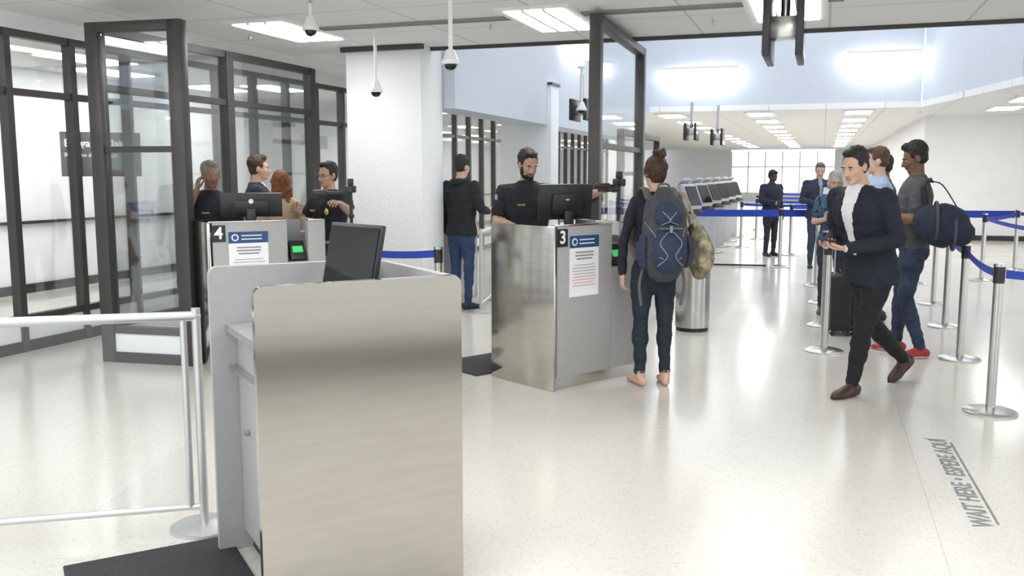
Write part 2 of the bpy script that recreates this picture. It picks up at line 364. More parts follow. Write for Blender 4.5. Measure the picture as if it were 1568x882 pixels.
def deskmon(X,Y,z0,rz,wd=.46,ht=.28,logo=True,tilt=-8):
    b=MB(); Rt=Matrix.Rotation(rad(tilt),3,'X'); zc=.13+ht/2
    b.box((0,0,zc),(wd,.03,ht),'black',rot=Rt,bev=.008); b.box((0,.018,zc),(wd-.03,.006,ht-.03),'gloss',rot=Rt)
    b.box((0,-.025,zc-.02),(wd*.55,.03,ht*.6),'black',bev=.01,rot=Rt)
    if logo: b.cyl((0,-.02,zc+.03),(0,-.046,zc+.03),.02,'alu',n=20)
    b.box((0,-.06,.10),(.07,.03,.20),'black',bev=.005); b.box((0,-.03,.008),(.24,.18,.016),'black',bev=.005)
    b.obj('computer_monitor',loc=(X,Y,z0),rz=rz)
deskmon(.42,7.16,1.112,rad(20),.45,.28,tilt=8)
deskmon(-2.18,7.62,1.112,rad(12),.50,.2,tilt=5)
def facecam(X,Y,z0,z1,rz,arm=.2):
    b=MB(); b.cyl((0,0,z0),(0,0,z1),.014,'black',n=12); b.cyl((0,0,z0),(0,0,z0+.015),.06,'black')
    b.ell((0,0,z0+(z1-z0)*.55),.026,'black'); b.box((-arm/2,0,z1),(arm,.03,.03),'black',bev=.006)
    b.box((0,0,z1+.03),(.09,.09,.06),'black',bev=.01); b.cyl((0,-.045,z1+.03),(0,-.075,z1+.03),.022,'gloss',n=16)
    b.box((-arm,0,z1+.0),(.12,.06,.05),'black',bev=.01); b.box((.0,0,z1+.09),(.05,.05,.06),'black',bev=.01)
    b.obj('passenger_camera',loc=(X,Y,0),rz=rz)
facecam(.87,7.42,1.114,1.50,rad(10),.14)
b=MB(); b.cyl((0,0,0),(0,0,1.0),.02,'black'); b.cyl((0,0,0),(0,0,.02),.12,'black'); b.obj('camera_stand',loc=(-1.37,7.75,0))
facecam(-1.37,7.75,1.001,1.44,rad(5),.26)
b=MB(); b.box((0,0,.06),(.07,.012,.12),'paper'); b.box((0,-.008,.09),(.05,.004,.03),'redink'); b.obj('card_holder',loc=(.70,7.22,1.113),rz=rad(15))
P1=V((-.872,3.035)); ANG=rad(29.4)
b=MB(); W=.78; D=.79; H2=1.22
def topround(b,x0,x1,y,t,h,r,lab,n=6):
    pts=[(x0,0),(x1,0)]
    for i in range(n+1):
        a=math.pi/2*i/n; pts.append((x1-r+r*math.cos(a),h-r+r*math.sin(a)))
    for i in range(n+1):
        a=math.pi/2+math.pi/2*i/n; pts.append((x0+r+r*math.cos(a),h-r+r*math.sin(a)))
    m=len(pts); vs=[(p[0],y,p[1]) for p in pts]+[(p[0],y+t,p[1]) for p in pts]
    b.add(vs,[list(range(m)),list(range(m,2*m))[::-1]]+[[i,m+i,m+(i+1)%m,(i+1)%m] for i in range(m)],lab)
topround(b,0,W,0,.035,H2,.035,'steel'); 
topround(b,0,W,D-.035,.035,H2,.035,'lam')
b.box((W-.02,D/2,H2/2),(.035,D-.072,H2-.01),'lam',bev=.004)
b.box((.4,D/2+.0,.965),(.68,D-.075,.03),'lam2'); b.box((.12,D/2,.52),(.03,D-.075,.86),'lam'); b.box((.15,D/2,.045),(.02,D-.08,.09),'black')
b.box((.085,D/2,.80),(.04,D-.08,.012),'steel2')
b.cyl((.10,D*.75,.55),(.085,D*.75,.55),.012,'steel2')
b.obj('inspection_booth',loc=(P1.x,P1.y,0),rz=ANG)
b=MB(); b.box((0,0,.28),(.38,.022,.27),'black',bev=.006,rot=Matrix.Rotation(rad(-12),3,'X')); b.box((0,-.013,.28),(.355,.004,.245),'gloss',rot=Matrix.Rotation(rad(-12),3,'X'))
b.box((0,.05,.17),(.06,.02,.3),'black',bev=.004); b.box((0,.04,.01),(.22,.16,.015),'black',bev=.004)
b.obj('computer_monitor',loc=(-.66,3.76,.981),rz=rad(-47))
b=MB(); b.box((0,0,.006),(.66,1.0,.012),'rubber',bev=.004); b.obj('floor_mat',loc=(-1.30,3.26,0),rz=ANG)
b=MB(); b.box((0,0,.006),(.95,.62,.012),'rubber',bev=.004); b.obj('floor_mat',loc=(-.13,7.62,0),rz=rad(41.4))
def gbar(name,p0,p1,h=.99,low=.1):
    p0=V(p0);p1=V(p1);d=p1-p0;L=d.length;a=math.atan2(d.y,d.x);b=MB()
    b.cyl((0,0,0),(0,0,.012),.15,'alu',n=40); b.cyl((0,0,.012),(0,0,.03),.13,'alu',r1=.03,n=40)
    b.cyl((0,0,0),(0,0,h+.02),.02,'alu'); 
    b.cyl((.055,0,low),(.055,0,h-.03),.015,'alu')
    b.loft([(.0,0,h-.015),(L,0,h-.015)],[.022,.022],'alu',sub=1)
    b.cyl((.0,0,low),(L,0,low),.015,'alu'); b.box((L/2+.03,0,(low+h)/2),(L-.08,.006,h-low-.04),'glass')
    b.cyl((L,0,0),(L,0,h),.02,'alu'); b.cyl((L,0,0),(L,0,.012),.15,'alu',n=40)
    b.obj(name,loc=(p0.x,p0.y,0),rz=a)
gbar('glass_barrier',(-1.40,3.97),(-3.3,3.52))
gbar('glass_barrier',(-.36,10.45),(-.36+.15,11.6),h=.95)
b=MB(); b.cyl((0,0,.04),(0,0,.80),.175,'steel2',n=40); b.cyl((0,0,0),(0,0,.04),.165,'black',n=40); b.loft([(0,0,.80),(0,0,.86),(0,0,.9)],[.175,.15,.06],'steel2',n=40,rnd=False); b.cyl((0,0,.74),(0,0,.76),.18,'steel2',n=40)
b.obj('trash_can',loc=(1.86,9.25,0))
for w in (15.6,17.2,18.8,20.4,22.0,23.6):
    b=MB(); Rk=Matrix.Rotation(rad(-22),3,'X')
    b.box((0,0,.02),(.5,.45,.04),'steel2',bev=.01); b.box((0,.03,.55),(.34,.22,1.05),'kiosk',bev=.03); b.box((0,-.03,1.20),(.42,.12,.48),'kiosk',rot=Rk,bev=.04); b.box((0,-.092,1.23),(.36,.01,.34),'gloss',rot=Rk)
    b.box((0,-.14,.95),(.34,.16,.05),'black',bev=.01); b.loft([(0,.1,1.3),(0,.12,1.42),(0,.04,1.5)],[(.16,.03)]*3,'kiosk'); b.obj('self_service_kiosk',loc=RW(-2.15,w),rz=ROOM+rad(70))
# ------------------------------------------------------------ stanchions and belts
st=None
def stanchion(X,Y):
    global st
    if st is None:
        b=MB(); b.cyl((0,0,0),(0,0,.012),.17,'steel2',n=48); b.loft([(0,0,.012),(0,0,.028),(0,0,.04)],[.168,.12,.035],'steel2',n=48,rnd=False)
        b.cyl((0,0,.03),(0,0,.9),.031,'steel2',n=24); b.cyl((0,0,.88),(0,0,.99),.036,'black',n=24); b.cyl((0,0,.99),(0,0,1.01),.038,'steel2',n=24)
        st=b.obj('stanchion'); o=st
    else:
        o=bpy.data.objects.new('stanchion',st.data); COL.objects.link(o)
    o.location=(X,Y,0)
def belt(p,q,h=.055,z=.94,sag=.03):
    p=V(p);q=V(q);b=MB();n=10;d=(q-p).normalized();p=p+d*.04;q=q-d*.04;nv=V((-d.y,d.x))*.0012;vs=[];fs=[]
    for i in range(n+1):
        t=i/n;c=p.lerp(q,t);zz=z-sag*4*t*(1-t)
        for s_ in (-1,1):
            for k in (-1,1): vs.append((c.x+nv.x*s_,c.y+nv.y*s_,zz+k*h/2))
    for i in range(n):
        a=i*4;e=a+4
        fs+=[[a,e,e+1,a+1],[a+2,a+3,e+3,e+2],[a,a+2,e+2,e],[a+1,e+1,e+3,a+3]]
    fs+=[[0,1,3,2],[n*4,n*4+2,n*4+3,n*4+1]]
    b.add(vs,fs,'belt'); b.obj('retractable_belt')
S={}
for k,p in dict(a=(3.23,5.98),b=(3.89,7.75),c=(2.83,8.1),d=(4.56,9.44),e=(3.3,9.5),f=(5.2,11.1),g=(7.08,13.6),h=(8.4,15.1),i=(3.85,11.2),j=(4.62,15.6),k=(2.55,16.1),l=(4.75,5.3),m=(6.6,16.0),n=(9.6,14.4),o=(5.5,17.9),p=(5.9,13.2),q=(7.6,17.5),r=(6.2,10.4),s=(4.35,12.9),t=(5.0,19.8),
   A=(6.0,22.3),B=(7.9,21.6),D=(7.0,26.0),E=(9.2,25.2),F=(8.6,30.5),G=(11.0,29.6),H=(7.0,19.6)).items():
    S[k]=p; stanchion(*p)
for a_,b_ in ['al','ab','bd','df','fp','ps','ce','gh','hn','mq','gr','pm','AB','DE','FG','tH','oH']: belt(S[a_],S[b_])
for a_,b_ in ['kj','jm']: belt(S[a_],S[b_],h=.12,z=.93,sag=.01)
belt(S['m'],S['h'],h=.12,z=.93,sag=.01)
b=MB(); d=V(S['j'])-V(S['k']); b.box((d.length/2,0,.02),(d.length-.45,.02,.03),'black'); b.obj('barrier_bottom_rail',loc=(*S['k'],0),rz=math.atan2(d.y,d.x))
stanchion(-.60,7.38); stanchion(-1.62,8.02)
belt((-1.62,8.02),(-.60,7.38),h=.06,z=.95)
c0=V((2.235,4.0));c1=V((2.63,5.28)); d=(c1-c0); a=math.atan2(d.y,d.x)
b=MB(); b.box((d.length/2,0,.0008),(d.length,.012,.0012),'markink'); fm=b.obj('floor_marking',loc=(c0.x,c0.y,0),rz=a)
text('marking_text','WAIT HERE \u2022 ESPERE AQU\u00cd',.13,M['markink'],fm,Matrix.Translation((d.length/2,.065,.0012))@Matrix.Scale(.94,4,(1,0,0)),ext=.0003,bold=.003)

# ------------------------------------------------------------ people
def hand(mb,w,d,n,th,lab,k=1.0,curl=22,spread=4):
    w=V(w);d=V(d).normalized();n=V(n);n=(n-d*n.dot(d)).normalized();s=V(th);s=(s-d*s.dot(d)-n*s.dot(n)).normalized()
    mb.loft([w-d*.03*k,w+d*.02*k,w+d*.055*k,w+d*.085*k],[(.026*k,.020*k),(.032*k,.019*k),(.040*k,.016*k),(.038*k,.013*k)],lab,xdir=s,n=12,sub=2)
    for i,(off,L) in enumerate(((.030,.072),(.010,.082),(-.010,.076),(-.029,.058))):
        p=w+d*.083*k+s*off*k; ang=rad(curl*.5+i*3); dd=(d+s*(off*spread)).normalized(); pts=[p-d*.01*k,p]
        for f,c in ((.45,1),(.3,1),(.25,1)):
            p=p+(dd*math.cos(ang)+n*math.sin(ang))*L*f*k; pts.append(p); ang+=rad(curl)
        mb.loft(pts,[.0095*k,.0092*k,.0088*k,.008*k,.0068*k],lab,xdir=s,n=8,sub=2)
    p=w+d*.028*k+s*.026*k; p1=p+(d*.7+s*.65+n*.3).normalized()*.04*k; p2=p1+(d*.92+s*.2+n*.35).normalized()*.032*k; p3=p2+(d*.95+n*.4).normalized()*.022*k
    mb.loft([p-s*.012*k,p,p1,p2,p3],[.013*k,.014*k,.0115*k,.0100*k,.0078*k],lab,xdir=n,n=8,sub=2)
def person(name,loc,yaw,H=1.75,female=False,bulk=1.0,voxel=.009,pel=(0,0,0),sh=(0,0,0),shyaw=0,hyaw=0,hpitch=0,headoff=(0,0,0),
           arms=None,legs=None,sleeve='long',coat=0.,hem=.90,hair='short',C=None,relabel=None,extras=None,beard=False,handlab='skin',glasses=False,baggy=0.,collar=True):
    arms=arms or {}; legs=legs or {}; k=H/1.75
    mm={}
    def cm(l,c,**kw): mm[l]=mat(name+'_'+l,c,**kw)
    cm('skin',C['skin'],rough=.55,nscale=30,namt=.06); cm('lip',tuple(c*f for c,f in zip(C['skin'],(.85,.62,.6))),rough=.5)
    cm('top',C['top'],rough=.85,nscale=C.get('topn',12),namt=C.get('topa',.15),bump=.25,bscale=90)
    cm('bottom',C['bottom'],rough=.85,nscale=10,namt=C.get('bota',.18),bump=.3,bscale=120)
    cm('shoe',C['shoe'],rough=.5,nscale=20,namt=.1); cm('hair',C['hair'],rough=.6,nscale=45,namt=.35,bump=.8,bscale=110,stretch=(1,1,.3))
    cm('shirt',C.get('shirt',(.8,.8,.8)),rough=.8,nscale=10,namt=.05); cm('glove',C.get('glove',(.02,.02,.022)),rough=.5); cm('sole',C.get('sole',(.03,.03,.03)),rough=.7)
    cm('patch',C.get('patch',(.4,.4,.42)),rough=.7)
    pel=V(pel);sh=V(sh); src=MB(); post=MB()
    f=female; g=bulk; ct=coat
    def ctr(z,yo=0):
        t=min(1,max(0,(z-.92)/.54)); o=pel.lerp(sh,t); return V((0,yo,z))+o
    src.loft([ctr(.80),ctr(.86,-.008),ctr(.94,-.005),ctr(1.02)],[(.135*g,.095*g),((.172 if f else .165)*g,.118*g),((.168 if f else .16)*g,.112*g),(.14*g,.10*g)],'bottom',n=24)
    if f: rings=[(hem-.0,.166,.115,-.004),(.98,.152,.108,0),(1.07,.130,.096,0),(1.17,.138,.102,.004),(1.27,.156,.122,.014),(1.35,.163,.115,.008),(1.41,.160,.098,0),(1.45,.115,.078,-.004),(1.48,.07,.062,-.004)]
    else: rings=[(hem-.0,.166,.115,0),(.98,.158,.112,.002),(1.07,.155,.11,.004),(1.17,.167,.116,.006),(1.28,.186,.126,.006),(1.36,.196,.120,0),(1.425,.188,.102,-.004),(1.46,.135,.082,-.006),(1.495,.075,.066,-.006)]
    P=[];R=[]
    for z,rx,ry,yo in rings:
        P.append(ctr(z,yo)); e=(.010+ct) if z<1.40 else ct*.5; R.append((rx*g+e,ry*g+e))
    if hem<.9: R[0]=(R[0][0]+.012,R[0][1]+.014)
    src.loft(P,R,'top',xdir=(math.cos(rad(shyaw*.6)),math.sin(rad(shyaw*.6)),0),n=28,rnd=False)
    Ry=Matrix.Rotation(rad(shyaw),3,'Z'); swd=(.162 if f else .196)*(.5+.5*g)
    nb=ctr(1.46)
    HC=nb+V((0,.024,.168))+V(headoff)
    src.loft([nb+V((0,-.012,-.04)),nb+V((0,-.004,.03)),HC+V((0,-.02,-.06))],[(.062,.058),(.050 if f else .060,.056),(.050,.056)],'skin',n=16)
    if collar: src.loft([nb+V((0,-.006,-.02)),nb+V((0,.0,.025+ct*.6))],[(.078,.074),(.063+ct*.2,.064+ct*.2)],'shirt' if C.get('shirtcollar') else 'top',n=20,rnd=False)
    HX=Matrix.Translation(HC)@Matrix.Rotation(rad(hyaw),4,'Z')@Matrix.Rotation(rad(hpitch),4,'X')
    E=lambda c,r,l='skin',**kw: src.ell(c,r,l,X=HX,**kw)
    jw=.050 if f else .055
    E((0,-.012,.03),(.073,.091,.084)); E((0,.022,-.02),(.061,.067,.082)); E((0,.028,-.068),(jw,.053,.043)); E((0,.066,-.093),(.021 if f else .025,.017,.018))
    E((0,.076,.024),(.046,.013,.010)); 
    for s_ in (-1,1):
        E((s_*.036,.060,-.022),(.021,.022,.020)); E((s_*.074,-.008,-.008),(.009,.020,.031)); E((s_*.012,.092,-.03),(.009,.010,.008))
        post.ell((s_*.030,.0765,.004),(.0135,.009,.0062),'eyew',X=HX,nu=10,nv=6); post.ell((s_*.030,.0840,.004),(.0055,.003,.0055),'iris',X=HX,nu=8,nv=6)
        post.ell((s_*.031,.0840,.0225),(.019,.007,.0042),'hair',X=HX,nu=10,nv=6)
        post.ell((s_*.030,.0795,.0098),(.0155,.0085,.003),'skin',X=HX,nu=10,nv=6)
    src.loft([(0,.083,.014),(0,.096,-.01),(0,.105,-.028)],[.008,.0105,.0135],'skin',X=HX,n=10,sub=3)
    E((0,.084,-.053),(.024,.010,.006),'lip'); E((0,.083,-.063),(.021,.010,.007),'lip')
    if glasses:
        for s_ in (-1,1):
            pts=[(s_*.031+.021*math.cos(a),.099,.004+.016*math.sin(a)) for a in [i*math.pi/6 for i in range(13)]]
            post.loft(pts,[.002]*13,'gloss',X=HX,n=6,sub=1,rnd=False); post.loft([(s_*.052,.099,.006),(s_*.076,.06,.006),(s_*.079,0,.004)],[.002]*3,'gloss',X=HX,n=6,sub=2)
        post.loft([(-.01,.1,.006),(.01,.1,.006)],[.002]*2,'gloss',X=HX,n=6,sub=1)
    if beard:
        E((0,.034,-.078),(.053,.055,.042),'hair'); E((0,.070,-.096),(.026,.020,.020),'hair'); E((0,.088,-.045),(.027,.009,.005),'hair')
        for s_ in (-1,1): E((s_*.054,.02,-.045),(.012,.03,.045),'hair')
    up={'thick':.014,'short':.008,'grey':.009,'bun':.010,'long':.012,'medium':.012}[hair]
    if f: E((0,-.022,.046+up*.6),(.080+up*.3,.092+up*.3,.082+up),'hair',nu=24,nv=16)
    else: E((0,-.030,.052+up*.6),(.078+up*.3,.088+up*.3,.076+up),'hair',nu=24,nv=16)
    E((0,-.045,.0),(.070,.062,.066),'hair')
    for s_ in(-1,1): E((s_*.066,.010,.040),(.012,.026,.032),'hair')
    if hair in('thick','short','grey'): E((0,.032,.106+up*.4),(.052,.046,.018+up),'hair')
    if hair=='bun':
        for i in range(16):
            a=random.random()*6.28; h_=random.random(); E((.030*math.cos(a),-.055+.030*math.sin(a),.125+h_*.045),(.026,.026,.02),'hair')
        E((0,.04,.085),(.055,.045,.03),'hair'); E((0,-.05,-.03),(.062,.045,.05),'hair')
        for s_ in (-1,1): E((s_*.07,.0,.02),(.018,.045,.05),'hair')
    if hair=='long':
        for i in range(60):
            a=random.uniform(-.2,math.pi+.2); zz=random.uniform(-.24,.06); r=.075+.03*random.random()*(1 if zz<0 else .3)
            E((r*math.cos(a),-.02-r*.8*math.sin(a),zz),(.024,.024,.032),'hair',nu=8,nv=6)
        for s_ in(-1,1): E((s_*.075,.01,-.05),(.022,.04,.09),'hair')
    if hair=='medium':
        for s_ in(-1,1): E((s_*.07,.0,-.02),(.02,.045,.07),'hair')
        E((0,-.06,-.04),(.066,.04,.06),'hair')
    for sd,s_ in (('R',1),('L',-1)):
        S0=nb+Ry@V((s_*swd,-.008,-.050))
        e,w,hd,pn,th,cu=(list(arms[sd])+[22])[:6] if sd in arms else (V((s_*.25,-.03,1.13))+sh*.8,V((s_*.26,.05,.875))+sh*.5,(0,.12,-1),(-s_,0,0),(0,1,.1),24)
        e=V(e);w=V(w); a=(.0 if not f else -.008)+(g-1)*.03
        src.loft([nb+Ry@V((s_*.05,-.012,-.008)),nb+Ry@V((s_*.11,-.010,-.022)),S0+V((0,0,.006))],[(.045,.04),(.048,.045),(.052+a+ct*.5,.052+ct*.5)],'top',n=14,xdir=(0,1,0))
        hl=handlab
        if sleeve=='short':
            src.loft([S0,S0.lerp(e,.5),e],[.050+a,.045+a,.038+a],'skin',n=14)
            src.loft([S0,S0.lerp(e,.3),S0.lerp(e,.68)],[.060+a,.061+a,.061+a],'top',n=16,rnd=True)
            src.loft([e,e.lerp(w,.35),w],[.040+a,.041+a,.027],'skin',n=14)
        else:
            lab='top'
            src.loft([S0,S0.lerp(e,.5),e],[.058+a+ct,.054+a+ct*.8,.046+a+ct*.7],lab,n=16)
            src.loft([e,e.lerp(w,.35),e.lerp(w,.97)],[.046+a+ct*.7,.044+a+ct*.6,.033+ct*.5],lab,n=16)
            if ct>.005: src.loft([e.lerp(w,.9),e.lerp(w,1.02)],[.031,.031],'shirt',n=14)
            src.loft([e.lerp(w,.85),w],[.026,.025],'skin',n=12)
        hand(post,w,hd,pn,th,hl,1.0,cu)
    for sd,s_ in (('R',1),('L',-1)):
        h0=pel+V((s_*.088,0,.88))
        kn,an,ty,tp=legs[sd] if sd in legs else ((s_*.095,.02,.49),(s_*.10,-.01,.085),-s_*8,0)
        kn=V(kn);an=V(an); q=g*.5+.5
        src.loft([h0,h0.lerp(kn,.35),h0.lerp(kn,.75),kn],[((.090+baggy*.4)*q,.095*q),(.086*q+baggy*.6,.088*q+baggy*.5),(.068*q+baggy,.070*q+baggy),(.060*q+baggy,.062*q+baggy)],'bottom',n=18)
        src.loft([kn,kn.lerp(an,.3),kn.lerp(an,.7),kn.lerp(an,.96)],[.060*q+baggy,.060*q+baggy,.047*q+baggy,.042*q+baggy*1.1],'bottom',n=18)
        FX=Matrix.Translation(an)@Matrix.Rotation(rad(ty),4,'Z')@Matrix.Rotation(rad(tp),4,'X')@Matrix.Translation((0,0,-.085))
        def fl(v): return V((v.x,v.y,max(v.z,.0)))
        src.loft([(0,-.055,.038),(0,-.02,.044),(0,.04,.044),(0,.09,.034),(0,.14,.028),(0,.175,.022),(0,.195,.018)],[(.030,.040),(.036,.046),(.039,.044),(.045,.034),(.046,.028),(.037,.020),(.02,.012)],'shoe',X=FX,n=16,sub=2,post=fl)
        src.loft([(0,-.01,.05),(0,-.005,.11)],[.040,.036],'shoe' if not C.get('bare') else 'skin',X=FX,n=14)
        if not C.get('bare'): src.loft([(0,-.062,.010),(0,0,.010),(0,.06,.010),(0,.13,.010),(0,.205,.010)],[(.026,.011),(.038,.011),(.040,.011),(.049,.011),(.02,.010)],'sole',X=FX,n=16,sub=2,post=fl)
    for v in src.v: v*=k
    if extras: extras(post,HX,ctr)
    for v in post.v: v*=k
    tmp=bpy.data.meshes.new('tmp'); tmp.from_pydata([tuple(v) for v in src.v],[],src.f)
    bm=bmesh.new(); bm.from_mesh(tmp); bmesh.ops.recalc_face_normals(bm,faces=bm.faces); bm.to_mesh(tmp); bm.free()
    ot=bpy.data.objects.new('tmp',tmp); COL.objects.link(ot)
    rm=ot.modifiers.new('r','REMESH'); rm.mode='VOXEL'; rm.voxel_size=voxel
    sm=ot.modifiers.new('s','SMOOTH'); sm.factor=.5; sm.iterations=3
    dg=bpy.context.evaluated_depsgraph_get(); dg.update()
    ev=bpy.data.meshes.new_from_object(ot.evaluated_get(dg))
    bpy.data.objects.remove(ot)
    bvh=BVHTree.FromPolygons([tuple(v) for v in src.v],src.f)
    vs=[v.co.copy() for v in ev.vertices]; ns=[v.normal.copy() for v in ev.vertices]
    out=MB(); vl=[None]*len(vs); fs=[];ls=[]
    for p in ev.polygons:
        c=p.center; r=bvh.find_nearest(c); l=src.l[r[2]]
        if relabel: l=relabel(l,c/k)
        fs.append(list(p.vertices)); ls.append(l)
        for i in p.vertices: vl[i]=l
    o3=V(loc).to_3d()*3
    for i,v in enumerate(vs):
        l=vl[i]
        if l in('top','bottom'):
            a=noise.noise(V((v.x*8,v.y*8,v.z*15))+o3)*.010+noise.noise(V((v.x*22,v.y*22,v.z*34))+o3)*.0045
            vs[i]=v+ns[i]*a
        elif l=='hair':
            a=noise.noise(V((v.x*55,v.y*55,v.z*30))+o3)*.008
            vs[i]=v+ns[i]*a
    out.v=vs; out.f=fs; out.l=ls
    off=len(out.v); out.v+=post.v; out.f+=[[i+off for i in f_] for f_ in post.f]; out.l+=post.l
    bpy.data.meshes.remove(ev); bpy.data.meshes.remove(tmp)
    return out.obj(name,loc=(loc[0],loc[1],0),rz=rad(yaw),mats=mm,sharp=60,fixn=False)
LIGHT=(.60,.38,.28); TAN=(.46,.28,.19); BROWN=(.16,.085,.05); DARK=(.07,.038,.025)
NAVYU=(.012,.014,.020)
def offx(post,HX,ctr):
    post.ell((-.085,.148,1.29),(.026,.010,.032),'gold'); post.box((.085,.146,1.30),(.065,.010,.014),'gold')
    for s_ in(-1,1): post.box((s_*.088,.142,1.235),(.10,.012,.010),'black')
    pts=[V((.185*math.cos(a),.135*math.sin(a),.985)) for a in [i*math.pi/10 for i in range(21)]]
    post.loft(pts,[(.022,.008)]*21,'black',xdir=(0,0,1),n=8,sub=1,rnd=False)
    for s_ in(-1,1): post.ell((s_*.268,.014,1.345),(.014,.036,.042),'patch')
    for i in range(5): post.ell((0,.145,1.38-i*.07),(.005,.006,.005),'black',nu=8,nv=6)
person('border_officer',(.13,7.90),193,H=1.80,bulk=1.08,hyaw=14,hpitch=-22,sleeve='short',hair='short',beard=True,handlab='glove',voxel=.008,
  C=dict(skin=TAN,top=NAVYU,bottom=NAVYU,shoe=(.01,.01,.01),hair=(.012,.009,.008),patch=(.35,.37,.33)),extras=offx,
  arms={'L':((-.40,.10,1.33),(-.58,.28,1.42),(-.85,.5,.1),(0,.2,-1),(.4,.8,0),30),'R':((.27,.04,1.16),(.17,.25,1.13),(-.4,.9,0),(0,0,-1),(-1,0,0),25)})
person('border_officer',(-2.66,8.05),212,H=1.70,bulk=1.1,hyaw=0,hpitch=-4,sleeve='short',hair='grey',voxel=.009,
  C=dict(skin=(.27,.15,.10),top=NAVYU,bottom=NAVYU,shoe=(.01,.01,.01),hair=(.20,.195,.19),patch=(.35,.37,.33)),extras=offx,
  arms={'R':((.30,.14,1.22),(.15,.13,1.50),(-.2,-.1,1),(-1,-.2,0),(0,.6,.5),35)})
person('border_officer',(-1.70,8.5),150,H=1.70,hyaw=-5,hpitch=-5,sleeve='short',hair='short',glasses=True,voxel=.009,
  C=dict(skin=TAN,top=NAVYU,bottom=NAVYU,shoe=(.01,.01,.01),hair=(.012,.009,.008),patch=(.35,.37,.33)),extras=offx,
  arms={'L':((-.34,.12,1.30),(-.42,.34,1.38),(-.2,.9,.2),(.3,0,-1),(.9,.3,0),35),'R':((.26,.08,1.18),(.18,.28,1.30),(-.3,.8,.4),(-1,0,-.2),(0,.3,1),35)})
def suitlab(w0,w1,zb=1.08,zt=1.47,oy=0.):
    def f(l,c):
        if l=='top' and c.y>.03+oy*(c.z-.9)/.5 and zb<c.z<zt+.03 and abs(c.x)<w0+(w1-w0)*(c.z-zb)/(zt-zb): return 'shirt'
        return l
    return f
person('man_in_suit',(-2.55,9.15),-75,H=1.77,coat=.012,hem=.82,hair='thick',relabel=suitlab(.0,.06),voxel=.010,
  C=dict(skin=LIGHT,top=(.025,.027,.034),bottom=(.03,.032,.04),shoe=(.02,.015,.01),hair=(.06,.03,.015),shirtcollar=True))
person('red_haired_woman',(-2.18,8.60),8,H=1.62,female=True,hair='long',hyaw=10,voxel=.010,
  C=dict(skin=LIGHT,top=(.55,.42,.27),bottom=(.04,.045,.07),shoe=(.05,.03,.02),hair=(.20,.065,.022)))
person('woman_traveler',(1.07,6.80),8,H=1.72,female=True,hair='bun',hyaw=12,hpitch=0,voxel=.008,bulk=.98,
  C=dict(skin=LIGHT,top=(.014,.015,.024),bottom=(.013,.022,.032),shoe=(.62,.40,.31),hair=(.045,.018,.010),bare=True,sole=(.6,.4,.3)),hem=.92,
  arms={'R':((.23,.03,1.14),(.17,.24,1.06),(-.3,.9,.1),(-1,0,0),(0,0,1),35),'L':((-.245,.0,1.12),(-.235,.05,.87),(0,.10,-1),(1,.1,0),(0,1,0),28)})
